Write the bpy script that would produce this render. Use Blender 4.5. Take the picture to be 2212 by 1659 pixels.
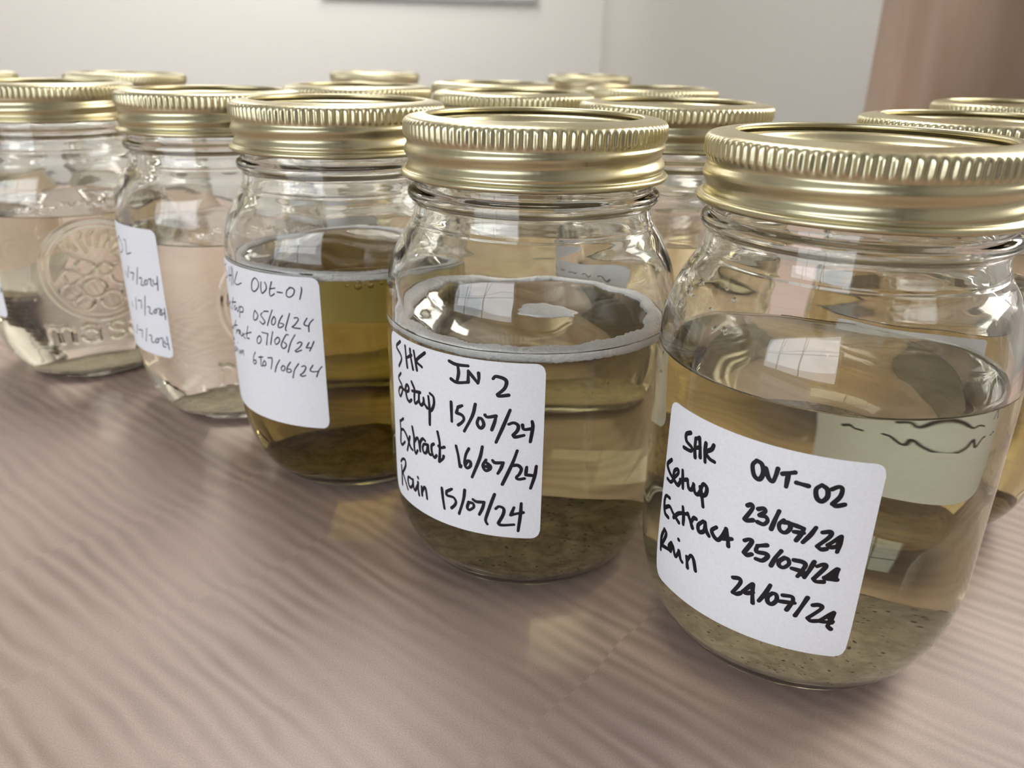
import bpy, math, random
import numpy as np
from mathutils import Matrix, Vector

scene = bpy.context.scene
for o in list(bpy.data.objects):
    bpy.data.objects.remove(o)
COL = scene.collection
MM = 0.001                                   # lengths below are written in millimetres

# ------------------------------------------------------------------ camera
CAM_F, CAM_PITCH, CAM_ROLL, CAM_H = 1711.8, 0.393457, 0.020374, 148.1
cam = bpy.data.cameras.new('camera')
cam_ob = bpy.data.objects.new('camera', cam)
COL.objects.link(cam_ob)
cam.sensor_fit = 'HORIZONTAL'
cam.sensor_width = 36.0
cam.lens = CAM_F / 2212.0 * 36.0
cam.clip_start = 0.005
cam.clip_end = 50
_p, _r = CAM_PITCH, CAM_ROLL
_fw = Vector((0, math.cos(_p), -math.sin(_p)))
_up = Vector((0, math.sin(_p), math.cos(_p)))
_rt = Vector((1, 0, 0))
_rt2 = _rt * math.cos(_r) + _up * math.sin(_r)
_up2 = _up * math.cos(_r) - _rt * math.sin(_r)
cam_ob.matrix_world = Matrix(((_rt2.x, _up2.x, -_fw.x, 0), (_rt2.y, _up2.y, -_fw.y, 0),
                              (_rt2.z, _up2.z, -_fw.z, CAM_H * MM), (0, 0, 0, 1)))
cam.dof.use_dof = True
cam.dof.focus_distance = 0.192
cam.dof.aperture_fstop = cam.lens / 1.5       # a 1.5 mm wide pupil
scene.camera = cam_ob

# ------------------------------------------------------------------ world, exposure, light levels
world = bpy.data.worlds.new('world')
scene.world = world
world.use_nodes = True
world.node_tree.nodes['Background'].inputs[0].default_value = (0.75, 0.82, 0.95, 1)
world.node_tree.nodes['Background'].inputs[1].default_value = 0.3
scene.view_settings.view_transform = 'Standard'
scene.view_settings.look = 'None'
scene.view_settings.gamma = 1.0
scene.view_settings.use_curve_mapping = False
scene.view_settings.exposure = 0.0
CEILING_LIGHT = ((1.0, 0.965, 0.925), 14.0)
WINDOW_RIGHT = ((1.0, 0.96, 0.90), 8.0)
WINDOW_LEFT = ((0.84, 0.91, 1.0), 4.7)

cy = scene.cycles
cy.max_bounces = 28
cy.transmission_bounces = 28
cy.glossy_bounces = 10
cy.diffuse_bounces = 4
cy.transparent_max_bounces = 16
cy.caustics_reflective = True
cy.caustics_refractive = True
cy.blur_glossy = 0.3
cy.sample_clamp_indirect = 24.0
cy.use_denoising = True
cy.use_light_tree = False
cy.use_adaptive_sampling = True
cy.adaptive_threshold = 0.03

# ------------------------------------------------------------------ helpers
def new_mat(name):
    m = bpy.data.materials.new(name)
    m.use_nodes = True
    nt = m.node_tree
    return m, nt, nt.nodes['Principled BSDF']

def node(nt, kind, **kw):
    n = nt.nodes.new(kind)
    for k, v in kw.items():
        setattr(n, k, v)
    return n

def ramp(nt, fac, stops):
    n = nt.nodes.new('ShaderNodeValToRGB')
    els = n.color_ramp.elements
    while len(els) < len(stops):
        els.new(0.5)
    for e, (p, c) in zip(els, stops):
        e.position = p
        e.color = tuple(c) + (1,) if len(c) == 3 else c
    nt.links.new(fac, n.inputs[0])
    return n.outputs[0]

def mathn(nt, op, a, b=None):
    n = nt.nodes.new('ShaderNodeMath')
    n.operation = op
    for i, v in enumerate((a, b)):
        if v is None:
            continue
        if isinstance(v, (int, float)):
            n.inputs[i].default_value = v
        else:
            nt.links.new(v, n.inputs[i])
    return n.outputs[0]

def mesh_np(name, V, F, smooth=True, mats=(), mat_idx=None):
    """V (n,3) in millimetres, F list/array of quads or list of polygons."""
    me = bpy.data.meshes.new(name)
    V = np.asarray(V, float) * MM
    if isinstance(F, np.ndarray):
        F = F.tolist()
    me.from_pydata(V.tolist(), [], F)
    for m in mats:
        me.materials.append(m)
    if smooth:
        me.polygons.foreach_set('use_smooth', [True] * len(me.polygons))
    if mat_idx is not None:
        me.polygons.foreach_set('material_index', np.asarray(mat_idx, dtype=np.int32))
    me.update()
    return me

def add(name, me, parent=None):
    o = bpy.data.objects.new(name, me)
    COL.objects.link(o)
    if parent:
        o.parent = parent
    return o

def empty(name, loc):
    o = bpy.data.objects.new(name, None)
    o.empty_display_size = 0.02
    COL.objects.link(o)
    o.location = [v * MM for v in loc]
    return o

def tag(o, label=None, cat=None, group=None, kind=None):
    for k, v in (('label', label), ('category', cat), ('group', group), ('kind', kind)):
        if v:
            o[k] = v
    return o

def catmull(pts, sub):
    P = np.asarray(pts, float)
    Q = np.vstack([2 * P[0] - P[1], P, 2 * P[-1] - P[-2]])
    out = []
    for i in range(1, len(Q) - 2):
        p0, p1, p2, p3 = Q[i - 1], Q[i], Q[i + 1], Q[i + 2]
        for k in range(sub):
            t = k / sub
            out.append(0.5 * ((2 * p1) + (-p0 + p2) * t + (2 * p0 - 5 * p1 + 4 * p2 - p3) * t * t
                              + (-p0 + 3 * p1 - 3 * p2 + p3) * t ** 3))
    out.append(P[-1])
    return np.array(out)

def grid_faces(rows, n, flip=False):
    """rows rings of n vertices (closed around)."""
    i = np.arange(rows - 1)[:, None] * n
    j = np.arange(n)[None, :]
    j2 = (j + 1) % n
    a, b, c, d = i + j, i + j2, i + n + j2, i + n + j
    q = np.stack([a, b, c, d], -1).reshape(-1, 4)
    return q[:, ::-1] if flip else q

def revolve_verts(R, Z, n, phase=0.0):
    """R, Z arrays (rows,) or (rows,n)."""
    th = np.linspace(0, 2 * np.pi, n, endpoint=False) + phase
    R = np.broadcast_to(np.asarray(R, float).reshape(len(R), -1), (len(R), n))
    Z = np.broadcast_to(np.asarray(Z, float).reshape(len(Z), -1), (len(Z), n))
    return np.stack([R * np.cos(th), R * np.sin(th), Z], -1).reshape(-1, 3)

def box_mesh(name, x0, x1, y0, y1, z0, z1, mat, bevel=0.0, seg=2):
    V = [(x, y, z) for z in (z0, z1) for y in (y0, y1) for x in (x0, x1)]
    F = [(0, 2, 3, 1), (4, 5, 7, 6), (0, 1, 5, 4), (1, 3, 7, 5), (3, 2, 6, 7), (2, 0, 4, 6)]
    me = mesh_np(name, V, F, smooth=False, mats=[mat])
    if bevel:
        import bmesh
        bm = bmesh.new()
        bm.from_mesh(me)
        bmesh.ops.bevel(bm, geom=bm.edges[:], offset=bevel * MM, segments=seg, profile=0.5, affect='EDGES')
        bm.to_mesh(me)
        bm.free()
        me.polygons.foreach_set('use_smooth', [True] * len(me.polygons))
        try:
            me.set_sharp_from_angle(angle=math.radians(50))
        except Exception:
            pass
    return me

# ------------------------------------------------------------------ materials
def paint_mat(name, col, rough=0.6):
    m, nt, b = new_mat(name)
    tc = node(nt, 'ShaderNodeTexCoord')
    nz = node(nt, 'ShaderNodeTexNoise')
    nz.inputs['Scale'].default_value = 60
    nz.inputs['Detail'].default_value = 4
    nt.links.new(tc.outputs['Object'], nz.inputs['Vector'])
    c = ramp(nt, nz.outputs[0], [(0.3, [v * 0.97 for v in col]), (0.7, col)])
    nt.links.new(c, b.inputs['Base Color'])
    b.inputs['Roughness'].default_value = rough
    bp = node(nt, 'ShaderNodeBump')
    bp.inputs['Strength'].default_value = 0.05
    bp.inputs['Distance'].default_value = 0.001
    nt.links.new(nz.outputs[0], bp.inputs['Height'])
    nt.links.new(bp.outputs[0], b.inputs['Normal'])
    return m

M_WALL = paint_mat('wall_paint', (0.80, 0.78, 0.75))
M_WALL_R = paint_mat('wall_paint_shaded', (0.52, 0.50, 0.46))  # same wall paint, with the right wall's weaker light put into the colour
M_WALL_F = paint_mat('wall_paint_dimmed', (0.14, 0.125, 0.11))  # unseen front wall, made dark to cut fill and dim the lid reflections
M_CEIL = paint_mat('ceiling_paint', (0.78, 0.77, 0.75))
M_FLOOR = paint_mat('floor_vinyl', (0.16, 0.145, 0.13), 0.4)
M_METAL_GREY = paint_mat('grey_metal', (0.42, 0.42, 0.42), 0.35)
M_WHITE = paint_mat('white_enamel', (0.82, 0.82, 0.82), 0.3)

def emit_mat(name, col, strength):
    m, nt, b = new_mat(name)
    b.inputs['Base Color'].default_value = (0.8, 0.8, 0.8, 1)
    b.inputs['Emission Color'].default_value = tuple(col) + (1,)
    b.inputs['Emission Strength'].default_value = strength
    return m

M_LAMP = emit_mat('lamp_diffuser', *CEILING_LIGHT)
M_DAY_R = emit_mat('daylit_pane_warm', *WINDOW_RIGHT)
M_DAY_L = emit_mat('daylit_pane_cool', *WINDOW_LEFT)

def table_mat():
    m, nt, b = new_mat('beech_laminate')
    tc = node(nt, 'ShaderNodeTexCoord')
    mp = node(nt, 'ShaderNodeMapping')
    mp.inputs['Rotation'].default_value = (0, 0, math.radians(-50))
    nt.links.new(tc.outputs['Object'], mp.inputs[0])
    sep = node(nt, 'ShaderNodeSeparateXYZ')
    nt.links.new(mp.outputs[0], sep.inputs[0])
    u, v = sep.outputs[0], sep.outputs[1]            # u along the grain, v across
    # strips of veneer figure across v
    warp = node(nt, 'ShaderNodeTexNoise')
    warp.inputs['Scale'].default_value = 14
    warp.inputs['Detail'].default_value = 2
    nt.links.new(mp.outputs[0], warp.inputs['Vector'])
    vv = mathn(nt, 'ADD', mathn(nt, 'DIVIDE', v, 0.052), mathn(nt, 'MULTIPLY', warp.outputs[0], 0.5))
    strip = mathn(nt, 'FLOOR', vv)
    wn = node(nt, 'ShaderNodeTexWhiteNoise', noise_dimensions='1D')
    nt.links.new(strip, wn.inputs['W'])
    # ripple across the grain
    w2 = node(nt, 'ShaderNodeTexNoise')
    w2.inputs['Scale'].default_value = 60
    w2.inputs['Detail'].default_value = 2
    ms = node(nt, 'ShaderNodeMapping')
    ms.inputs['Scale'].default_value = (1, 0.28, 1)
    nt.links.new(mp.outputs[0], ms.inputs[0])
    nt.links.new(ms.outputs[0], w2.inputs['Vector'])
    ph = mathn(nt, 'ADD', mathn(nt, 'MULTIPLY', u, 2 * math.pi / 0.0058), mathn(nt, 'MULTIPLY', w2.outputs[0], 13.0))
    ph = mathn(nt, 'ADD', ph, mathn(nt, 'MULTIPLY', wn.outputs[0], 20.0))
    rip = mathn(nt, 'ADD', mathn(nt, 'MULTIPLY', mathn(nt, 'SINE', ph), 0.5), 0.5)
    amp = node(nt, 'ShaderNodeTexNoise')
    amp.inputs['Scale'].default_value = 22
    amp.inputs['Detail'].default_value = 2
    nt.links.new(mp.outputs[0], amp.inputs['Vector'])
    a = mathn(nt, 'MULTIPLY', amp.outputs[0], amp.outputs[0])
    fac = mathn(nt, 'MULTIPLY', mathn(nt, 'MULTIPLY', rip, a), 1.9)
    base = ramp(nt, fac, [(0.0, (0.46, 0.345, 0.295)), (1.0, (0.30, 0.215, 0.175))])
    # slow tone drift and fine print grain
    slow = node(nt, 'ShaderNodeTexNoise')
    slow.inputs['Scale'].default_value = 6
    nt.links.new(mp.outputs[0], slow.inputs['Vector'])
    fine = node(nt, 'ShaderNodeTexNoise')
    fine.inputs['Scale'].default_value = 2600
    fine.inputs['Detail'].default_value = 2
    nt.links.new(tc.outputs['Object'], fine.inputs['Vector'])
    k = mathn(nt, 'ADD', mathn(nt, 'MULTIPLY', slow.outputs[0], 0.10), mathn(nt, 'MULTIPLY', fine.outputs[0], 0.6))
    k = mathn(nt, 'ADD', k, 0.62)
    mx = node(nt, 'ShaderNodeVectorMath', operation='SCALE')
    nt.links.new(base, mx.inputs[0])
    nt.links.new(k, mx.inputs['Scale'])
    nt.links.new(mx.outputs[0], b.inputs['Base Color'])
    b.inputs['Roughness'].default_value = 0.42
    b.inputs['Specular IOR Level'].default_value = 0.4
    bp = node(nt, 'ShaderNodeBump')
    bp.inputs['Strength'].default_value = 0.25
    bp.inputs['Distance'].default_value = 0.0002
    nt.links.new(fine.outputs[0], bp.inputs['Height'])
    nt.links.new(bp.outputs[0], b.inputs['Normal'])
    return m
M_TABLE = table_mat()

def wood_mat():
    m, nt, b = new_mat('stained_wood')
    tc = node(nt, 'ShaderNodeTexCoord')
    mp = node(nt, 'ShaderNodeMapping')
    mp.inputs['Scale'].default_value = (1, 1, 0.25)
    nt.links.new(tc.outputs['Object'], mp.inputs[0])
    nz = node(nt, 'ShaderNodeTexNoise')
    nz.inputs['Scale'].default_value = 18
    nz.inputs['Detail'].default_value = 4
    nt.links.new(mp.outputs[0], nz.inputs['Vector'])
    c = ramp(nt, nz.outputs[0], [(0.25, (0.27, 0.175, 0.115)), (0.75, (0.40, 0.28, 0.20))])
    nt.links.new(c, b.inputs['Base Color'])
    b.inputs['Roughness'].default_value = 0.5
    return m
M_WOOD = wood_mat()

def glass_mat():
    m, nt, b = new_mat('clear_glass')
    nt.nodes.remove(b)
    g = node(nt, 'ShaderNodeBsdfGlass')
    g.inputs['Color'].default_value = (0.985, 0.985, 0.975, 1)
    g.inputs['Roughness'].default_value = 0.0
    g.inputs['IOR'].default_value = 1.5
    nt.links.new(g.outputs[0], nt.nodes['Material Output'].inputs[0])
    return m
M_GLASS = glass_mat()

def water_mat(name, trans):
    """trans: colour left after 78 mm of water."""
    m, nt, b = new_mat(name)
    nt.nodes.remove(b)
    g = node(nt, 'ShaderNodeBsdfGlass')
    g.inputs['Color'].default_value = (0.985, 0.985, 0.975, 1)
    g.inputs['Roughness'].default_value = 0.0
    at = node(nt, 'ShaderNodeAttribute', attribute_name='interface_ior')
    nt.links.new(at.outputs['Fac'], g.inputs['IOR'])
    sig = [-math.log(t) / 0.078 for t in trans]
    d = max(sig)
    va = node(nt, 'ShaderNodeVolumeAbsorption')
    va.inputs['Density'].default_value = d
    va.inputs['Color'].default_value = tuple(1 - s / d for s in sig) + (1,)
    out = nt.nodes['Material Output']
    nt.links.new(g.outputs[0], out.inputs['Surface'])
    nt.links.new(va.outputs[0], out.inputs['Volume'])
    return m

def gold_mat():
    m, nt, b = new_mat('brushed_gold_tin')
    tc = node(nt, 'ShaderNodeTexCoord')
    nz = node(nt, 'ShaderNodeTexNoise')
    nz.inputs['Scale'].default_value = 900
    mp = node(nt, 'ShaderNodeMapping')
    mp.inputs['Scale'].default_value = (1, 1, 0.12)
    nt.links.new(tc.outputs['Object'], mp.inputs[0])
    nt.links.new(mp.outputs[0], nz.inputs['Vector'])
    b.inputs['Base Color'].default_value = (0.60, 0.54, 0.345, 1)
    b.inputs['Metallic'].default_value = 1.0
    r = mathn(nt, 'ADD', mathn(nt, 'MULTIPLY', nz.outputs[0], 0.16), 0.24)
    nt.links.new(r, b.inputs['Roughness'])
    return m
M_GOLD = gold_mat()

def simple_mat(name, col, rough=0.5, spec=0.5):
    m, nt, b = new_mat(name)
    b.inputs['Base Color'].default_value = tuple(col) + (1,)
    b.inputs['Roughness'].default_value = rough
    b.inputs['Specular IOR Level'].default_value = spec
    return m
M_SEAL = simple_mat('white_plastisol', (0.75, 0.73, 0.68), 0.4)
M_INK = simple_mat('black_marker_ink', (0.012, 0.011, 0.014), 0.45, 0.3)
M_PEN = simple_mat('dark_pen_ink', (0.035, 0.035, 0.055), 0.5, 0.3)

def paper_mat():
    m, nt, b = new_mat('label_paper')
    tc = node(nt, 'ShaderNodeTexCoord')
    nz = node(nt, 'ShaderNodeTexNoise')
    nz.inputs['Scale'].default_value = 1500
    nt.links.new(tc.outputs['Object'], nz.inputs['Vector'])
    c = ramp(nt, nz.outputs[0], [(0.3, (0.80, 0.80, 0.82)), (0.7, (0.85, 0.85, 0.87))])
    nt.links.new(c, b.inputs['Base Color'])
    b.inputs['Roughness'].default_value = 0.55
    b.inputs['Specular IOR Level'].default_value = 0.3
    return m
M_PAPER = paper_mat()

def sediment_mat(name, light, dark):
    m, nt, b = new_mat(name)
    tc = node(nt, 'ShaderNodeTexCoord')
    nz = node(nt, 'ShaderNodeTexNoise')
    nz.inputs['Scale'].default_value = 160
    nz.inputs['Detail'].default_value = 6
    nz.inputs['Roughness'].default_value = 0.7
    nt.links.new(tc.outputs['Object'], nz.inputs['Vector'])
    c = ramp(nt, nz.outputs[0], [(0.36, dark), (0.62, light)])
    vo = node(nt, 'ShaderNodeTexVoronoi')
    vo.inputs['Scale'].default_value = 620
    nt.links.new(tc.outputs['Object'], vo.inputs['Vector'])
    sp = ramp(nt, vo.outputs['Distance'], [(0.16, (0.22, 0.2, 0.18)), (0.30, (1, 1, 1))])
    mx = node(nt, 'ShaderNodeMixRGB', blend_type='MULTIPLY')
    nz2 = node(nt, 'ShaderNodeTexNoise')
    nz2.inputs['Scale'].default_value = 330
    nt.links.new(tc.outputs['Object'], nz2.inputs['Vector'])
    f = ramp(nt, nz2.outputs[0], [(0.44, (0, 0, 0)), (0.56, (1, 1, 1))])
    nt.links.new(f, mx.inputs[0])
    nt.links.new(c, mx.inputs[1])
    nt.links.new(sp, mx.inputs[2])
    nt.links.new(mx.outputs[0], b.inputs['Base Color'])
    b.inputs['Roughness'].default_value = 0.9
    b.inputs['Specular IOR Level'].default_value = 0.1
    return m
M_SED_GREY = sediment_mat('grey_silt', (0.50, 0.43, 0.34), (0.30, 0.25, 0.19))
M_SED_DARK = sediment_mat('dark_silt', (0.36, 0.295, 0.205), (0.15, 0.12, 0.08))
M_SED_PALE = sediment_mat('pale_silt', (0.80, 0.73, 0.60), (0.56, 0.49, 0.38))

def foam_mat():
    m, nt, b = new_mat('white_foam')
    tc = node(nt, 'ShaderNodeTexCoord')
    vo = node(nt, 'ShaderNodeTexVoronoi')
    vo.inputs['Scale'].default_value = 1100
    nt.links.new(tc.outputs['Object'], vo.inputs['Vector'])
    c = ramp(nt, vo.outputs['Distance'], [(0.0, (0.96, 0.96, 0.95)), (0.6, (0.86, 0.85, 0.83))])
    nt.links.new(c, b.inputs['Base Color'])
    b.inputs['Roughness'].default_value = 0.6
    b.inputs['Subsurface Weight'].default_value = 0.0
    bp = node(nt, 'ShaderNodeBump')
    bp.inputs['Strength'].default_value = 0.5
    bp.inputs['Distance'].default_value = 0.0004
    nt.links.new(vo.outputs['Distance'], bp.inputs['Height'])
    nt.links.new(bp.outputs[0], b.inputs['Normal'])
    return m
M_FOAM = foam_mat()

def bubble_mat():
    m, nt, b = new_mat('air_bubble')
    nt.nodes.remove(b)
    g = node(nt, 'ShaderNodeBsdfGlass')
    g.inputs['IOR'].default_value = 0.752
    g.inputs['Roughness'].default_value = 0.0
    nt.links.new(g.outputs[0], nt.nodes['Material Output'].inputs[0])
    return m
M_BUBBLE = bubble_mat()

def droplet_mat():
    m, nt, b = new_mat('water_droplet')
    nt.nodes.remove(b)
    g = node(nt, 'ShaderNodeBsdfGlass')
    g.inputs['IOR'].default_value = 1.333
    g.inputs['Roughness'].default_value = 0.0
    nt.links.new(g.outputs[0], nt.nodes['Material Output'].inputs[0])
    return m
M_DROP = droplet_mat()

# ------------------------------------------------------------------ the room
RX0, RX1, RY0, RY1, RZ0, RZ1 = -4600, 560, -1500, 5860, -740, 1950
def struct(name, me, parent=None, label=None):
    o = add(name, me, parent)
    if parent is None:
        o['kind'] = 'structure'
    if label:
        o['label'] = label
    return o
struct('floor', box_mesh('floor', RX0, RX1, RY0, RY1, RZ0 - 40, RZ0, M_FLOOR))
struct('ceiling', box_mesh('ceiling', RX0, RX1, RY0, RY1, RZ1, RZ1 + 40, M_CEIL))
struct('wall_back', box_mesh('wall_back', RX0 - 60, RX1 + 60, RY1, RY1 + 60, RZ0 - 40, RZ1 + 40, M_WALL))
struct('wall_front', box_mesh('wall_front', RX0 - 60, RX1 + 60, RY0 - 60, RY0, RZ0 - 40, RZ1 + 40, M_WALL_F))
struct('wall_left', box_mesh('wall_left', RX0 - 60, RX0, RY0, RY1, RZ0 - 40, RZ1 + 40, M_WALL))
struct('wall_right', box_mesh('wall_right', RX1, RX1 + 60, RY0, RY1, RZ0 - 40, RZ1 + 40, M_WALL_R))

def window(name, x, sx, y0, y1, z0, z1, pane_mat, cols, rows):
    """window lying on the plane x, facing direction sx; frame, glazing bars and panes."""
    fr = 45
    a, b_ = sorted((x, x + sx * 40))
    w = struct(name, box_mesh(name, a, b_, y0 - fr, y1 + fr, z0 - fr, z0, M_WHITE, 3))
    for q in ((y0 - fr, y1 + fr, z1, z1 + fr), (y0 - fr, y0, z0, z1), (y1, y1 + fr, z0, z1)):
        add('window_frame', box_mesh('window_frame', a, b_, *q, M_WHITE, 3), w)
    dy, dz = (y1 - y0) / cols, (z1 - z0) / rows
    for i in range(1, cols):
        add('glazing_bar', box_mesh('glazing_bar', a, b_, y0 + i * dy - 11, y0 + i * dy + 11, z0, z1, M_WHITE), w)
    for k in range(1, rows):
        for i in range(cols):
            add('glazing_bar', box_mesh('glazing_bar', a, b_, y0 + i * dy + 11 * (i > 0), y0 + (i + 1) * dy - 11 * (i < cols - 1),
                                        z0 + k * dz - 11, z0 + k * dz + 11, M_WHITE), w)
    a, b_ = sorted((x + sx * 8, x + sx * 14))
    for i in range(cols):
        for k in range(rows):
            add('pane', box_mesh('pane', a, b_, y0 + i * dy + 12, y0 + (i + 1) * dy - 12,
                                 z0 + k * dz + 12, z0 + (k + 1) * dz - 12, pane_mat), w)
    return w
window('window_1', RX1, -1, 230, 640, 230, 760, M_DAY_R, 2, 2)
w2 = window('window_2', RY0, 1, 420, 2900, 0, 1250, M_DAY_L, 3, 2)
w2.rotation_euler.z = math.radians(90)          # placed in the unseen front wall, to the camera's left, to light the labels

# wooden post standing in front of the right wall, rounded corners
def post_mesh():
    x0, x1, y0, y1, r = 405, 560, 880, 1010, 34
    pts = []
    for cx, cy_, a0 in ((x1 - r, y1 - r, 0), (x0 + r, y1 - r, 90), (x0 + r, y0 + r, 180), (x1 - r, y0 + r, 270)):
        for k in range(9):
            a = math.radians(a0 + k * 90 / 8)
            pts.append((cx + r * math.cos(a), cy_ + r * math.sin(a)))
    n = len(pts)
    V = [(x, y, z) for z in (RZ0, RZ1) for x, y in pts]
    F = [(i, (i + 1) % n, n + (i + 1) % n, n + i) for i in range(n)] + [tuple(range(n))[::-1], tuple(range(n, 2 * n))]
    me = mesh_np('trim_1', V, F, mats=[M_WOOD])
    me.set_sharp_from_angle(angle=math.radians(50))
    return me
struct('trim_1', post_mesh(), label='brown wooden post at the right wall')

# board hung on the back wall; only its lower grey rail shows
wb = empty('whiteboard', (-606, RY1 - 12, 471))
wb.rotation_euler.y = 0.0101                      # hangs a touch out of level
tag(wb, 'wall board on the back wall with a grey metal rail along its lower edge', 'whiteboard')
add('board', box_mesh('board', -700, 700, 2, 11, 30, 900, M_WHITE), wb)
add('lower_rail', box_mesh('lower_rail', -715, 715, -18, 11, 0, 30, M_METAL_GREY, 3), wb)
add('upper_rail', box_mesh('upper_rail', -715, 715, -6, 11, 900, 930, M_METAL_GREY, 3), wb)
for sx in (-715, 700):
    add('side_rail', box_mesh('side_rail', sx, sx + 15, -6, 11, 30, 900, M_METAL_GREY, 2), wb)

# ceiling lights; the three at the back are added to brighten the back wall
for x, y, where in ((-350, 1300, 'right above the jars'), (-800, 4900, 'by the back wall, above the board, added to brighten the wall'),
                    (-2200, 4300, 'left of the board, second from the right, added to brighten the back wall'), (-3600, 3700, 'at the far left of the room, added to brighten the back wall')):
    cl = empty('ceiling_light', (x, y, RZ1))
    tag(cl, 'white recessed ceiling panel light ' + where, 'ceiling light', 'ceiling panel lights')
    fme = box_mesh('lamp_frame', -330, 330, -630, -600, -14, 0, M_WHITE)
    add('lamp_frame', fme, cl)
    add('lamp_frame', box_mesh('lamp_frame', -330, 330, 600, 630, -14, 0, M_WHITE), cl)
    add('lamp_frame', box_mesh('lamp_frame', -330, -300, -600, 600, -14, 0, M_WHITE), cl)
    add('lamp_frame', box_mesh('lamp_frame', 300, 330, -600, 600, -14, 0, M_WHITE), cl)
    add('diffuser', box_mesh('diffuser', -300, 300, -600, 600, -10, -2, M_LAMP), cl)

# ------------------------------------------------------------------ the table
tb = empty('table', (-260, 330, RZ0))
tag(tb, 'large table with a pale brown wood-figured laminate top under the jars', 'table')
add('tabletop', box_mesh('tabletop', -760, 690, -560, 540, -RZ0 - 30, -RZ0, M_TABLE, 2.0, 2), tb)
for lx in (-690, 620):
    for ly in (-490, 470):
        add('leg', box_mesh('leg', lx - 22, lx + 22, ly - 22, ly + 22, 0, -RZ0 - 30, M_METAL_GREY, 2), tb)

# ------------------------------------------------------------------ mason jars
OUTER = catmull([(0, 2.4), (10, 2.3), (18, 2.0), (21.5, 1.2), (23.4, 0.25), (24.9, 0), (26.4, 0.25), (30.0, 2.2), (34.1, 6.2), (37.7, 12.2),
                 (40.3, 19.6), (41.6, 27.8), (41.9, 37), (41.9, 50), (41.9, 64), (41.9, 78), (41.7, 85), (41.0, 90.5), (39.4, 96), (36.8, 101.3),
                 (34.7, 104.6), (33.95, 106.0), (33.6, 107), (33.35, 108), (33.1, 109.5), (33.15, 111.2), (34.3, 112.0), (34.85, 113.2), (34.5, 114.4),
                 (33.3, 115.2), (32.9, 116.4), (32.8, 122), (32.8, 127.5), (32.4, 130.4), (31.4, 131.2)], 4)
INNER = catmull([(31.4, 131.2), (30.2, 130.9), (29.7, 129.5), (29.7, 118), (29.8, 111), (30.4, 107), (32.0, 103.4), (34.6, 100), (37.0, 95.6),
                 (38.5, 90.5), (39.1, 85), (39.2, 78), (39.2, 64), (39.2, 50), (39.15, 37), (38.6, 28), (37.3, 19.6), (34.8, 13.0),
                 (31.0, 8.3), (25.4, 5.7), (14, 4.95), (0, 5.0)], 4)
_zi = INNER[::-1]

def inner_r(z):
    k = _zi[:, 1] >= 4.95
    return float(np.interp(z, _zi[k][8:, 1], _zi[k][8:, 0]))

def outer_r(z):
    return np.interp(z, OUTER[24:80, 1], OUTER[24:80, 0])

def noise2(th, z, seed, amps=((2, 60, 1.0), (3, 34, 0.8), (5, 22, 0.55), (8, 13, 0.35), (13, 9, 0.2))):
    rng = np.random.RandomState(seed)
    out = 0
    for m, L, a in amps:
        for _ in range(2):
            k = rng.randint(max(1, m - 1), m + 2)
            out = out + a * np.sin(k * th + rng.uniform(0, 6.28) + z * (2 * math.pi / L) * rng.choice([-1, 1]) * rng.uniform(.6, 1.2))
    return out / 3.0

def seg_dist(S, Z, pts):
    d = np.full(S.shape, 1e9)
    for (x0, y0), (x1, y1) in zip(pts[:-1], pts[1:]):
        vx, vy = x1 - x0, y1 - y0
        t = np.clip(((S - x0) * vx + (Z - y0) * vy) / (vx * vx + vy * vy + 1e-9), 0, 1)
        d = np.minimum(d, np.hypot(S - x0 - t * vx, Z - y0 - t * vy))
    return d

def arc(cx, cy_, rx, ry, a0, a1, n=14):
    return [(cx + rx * math.cos(math.radians(a0 + (a1 - a0) * k / n)), cy_ + ry * math.sin(math.radians(a0 + (a1 - a0) * k / n))) for k in range(n + 1)]

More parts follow.
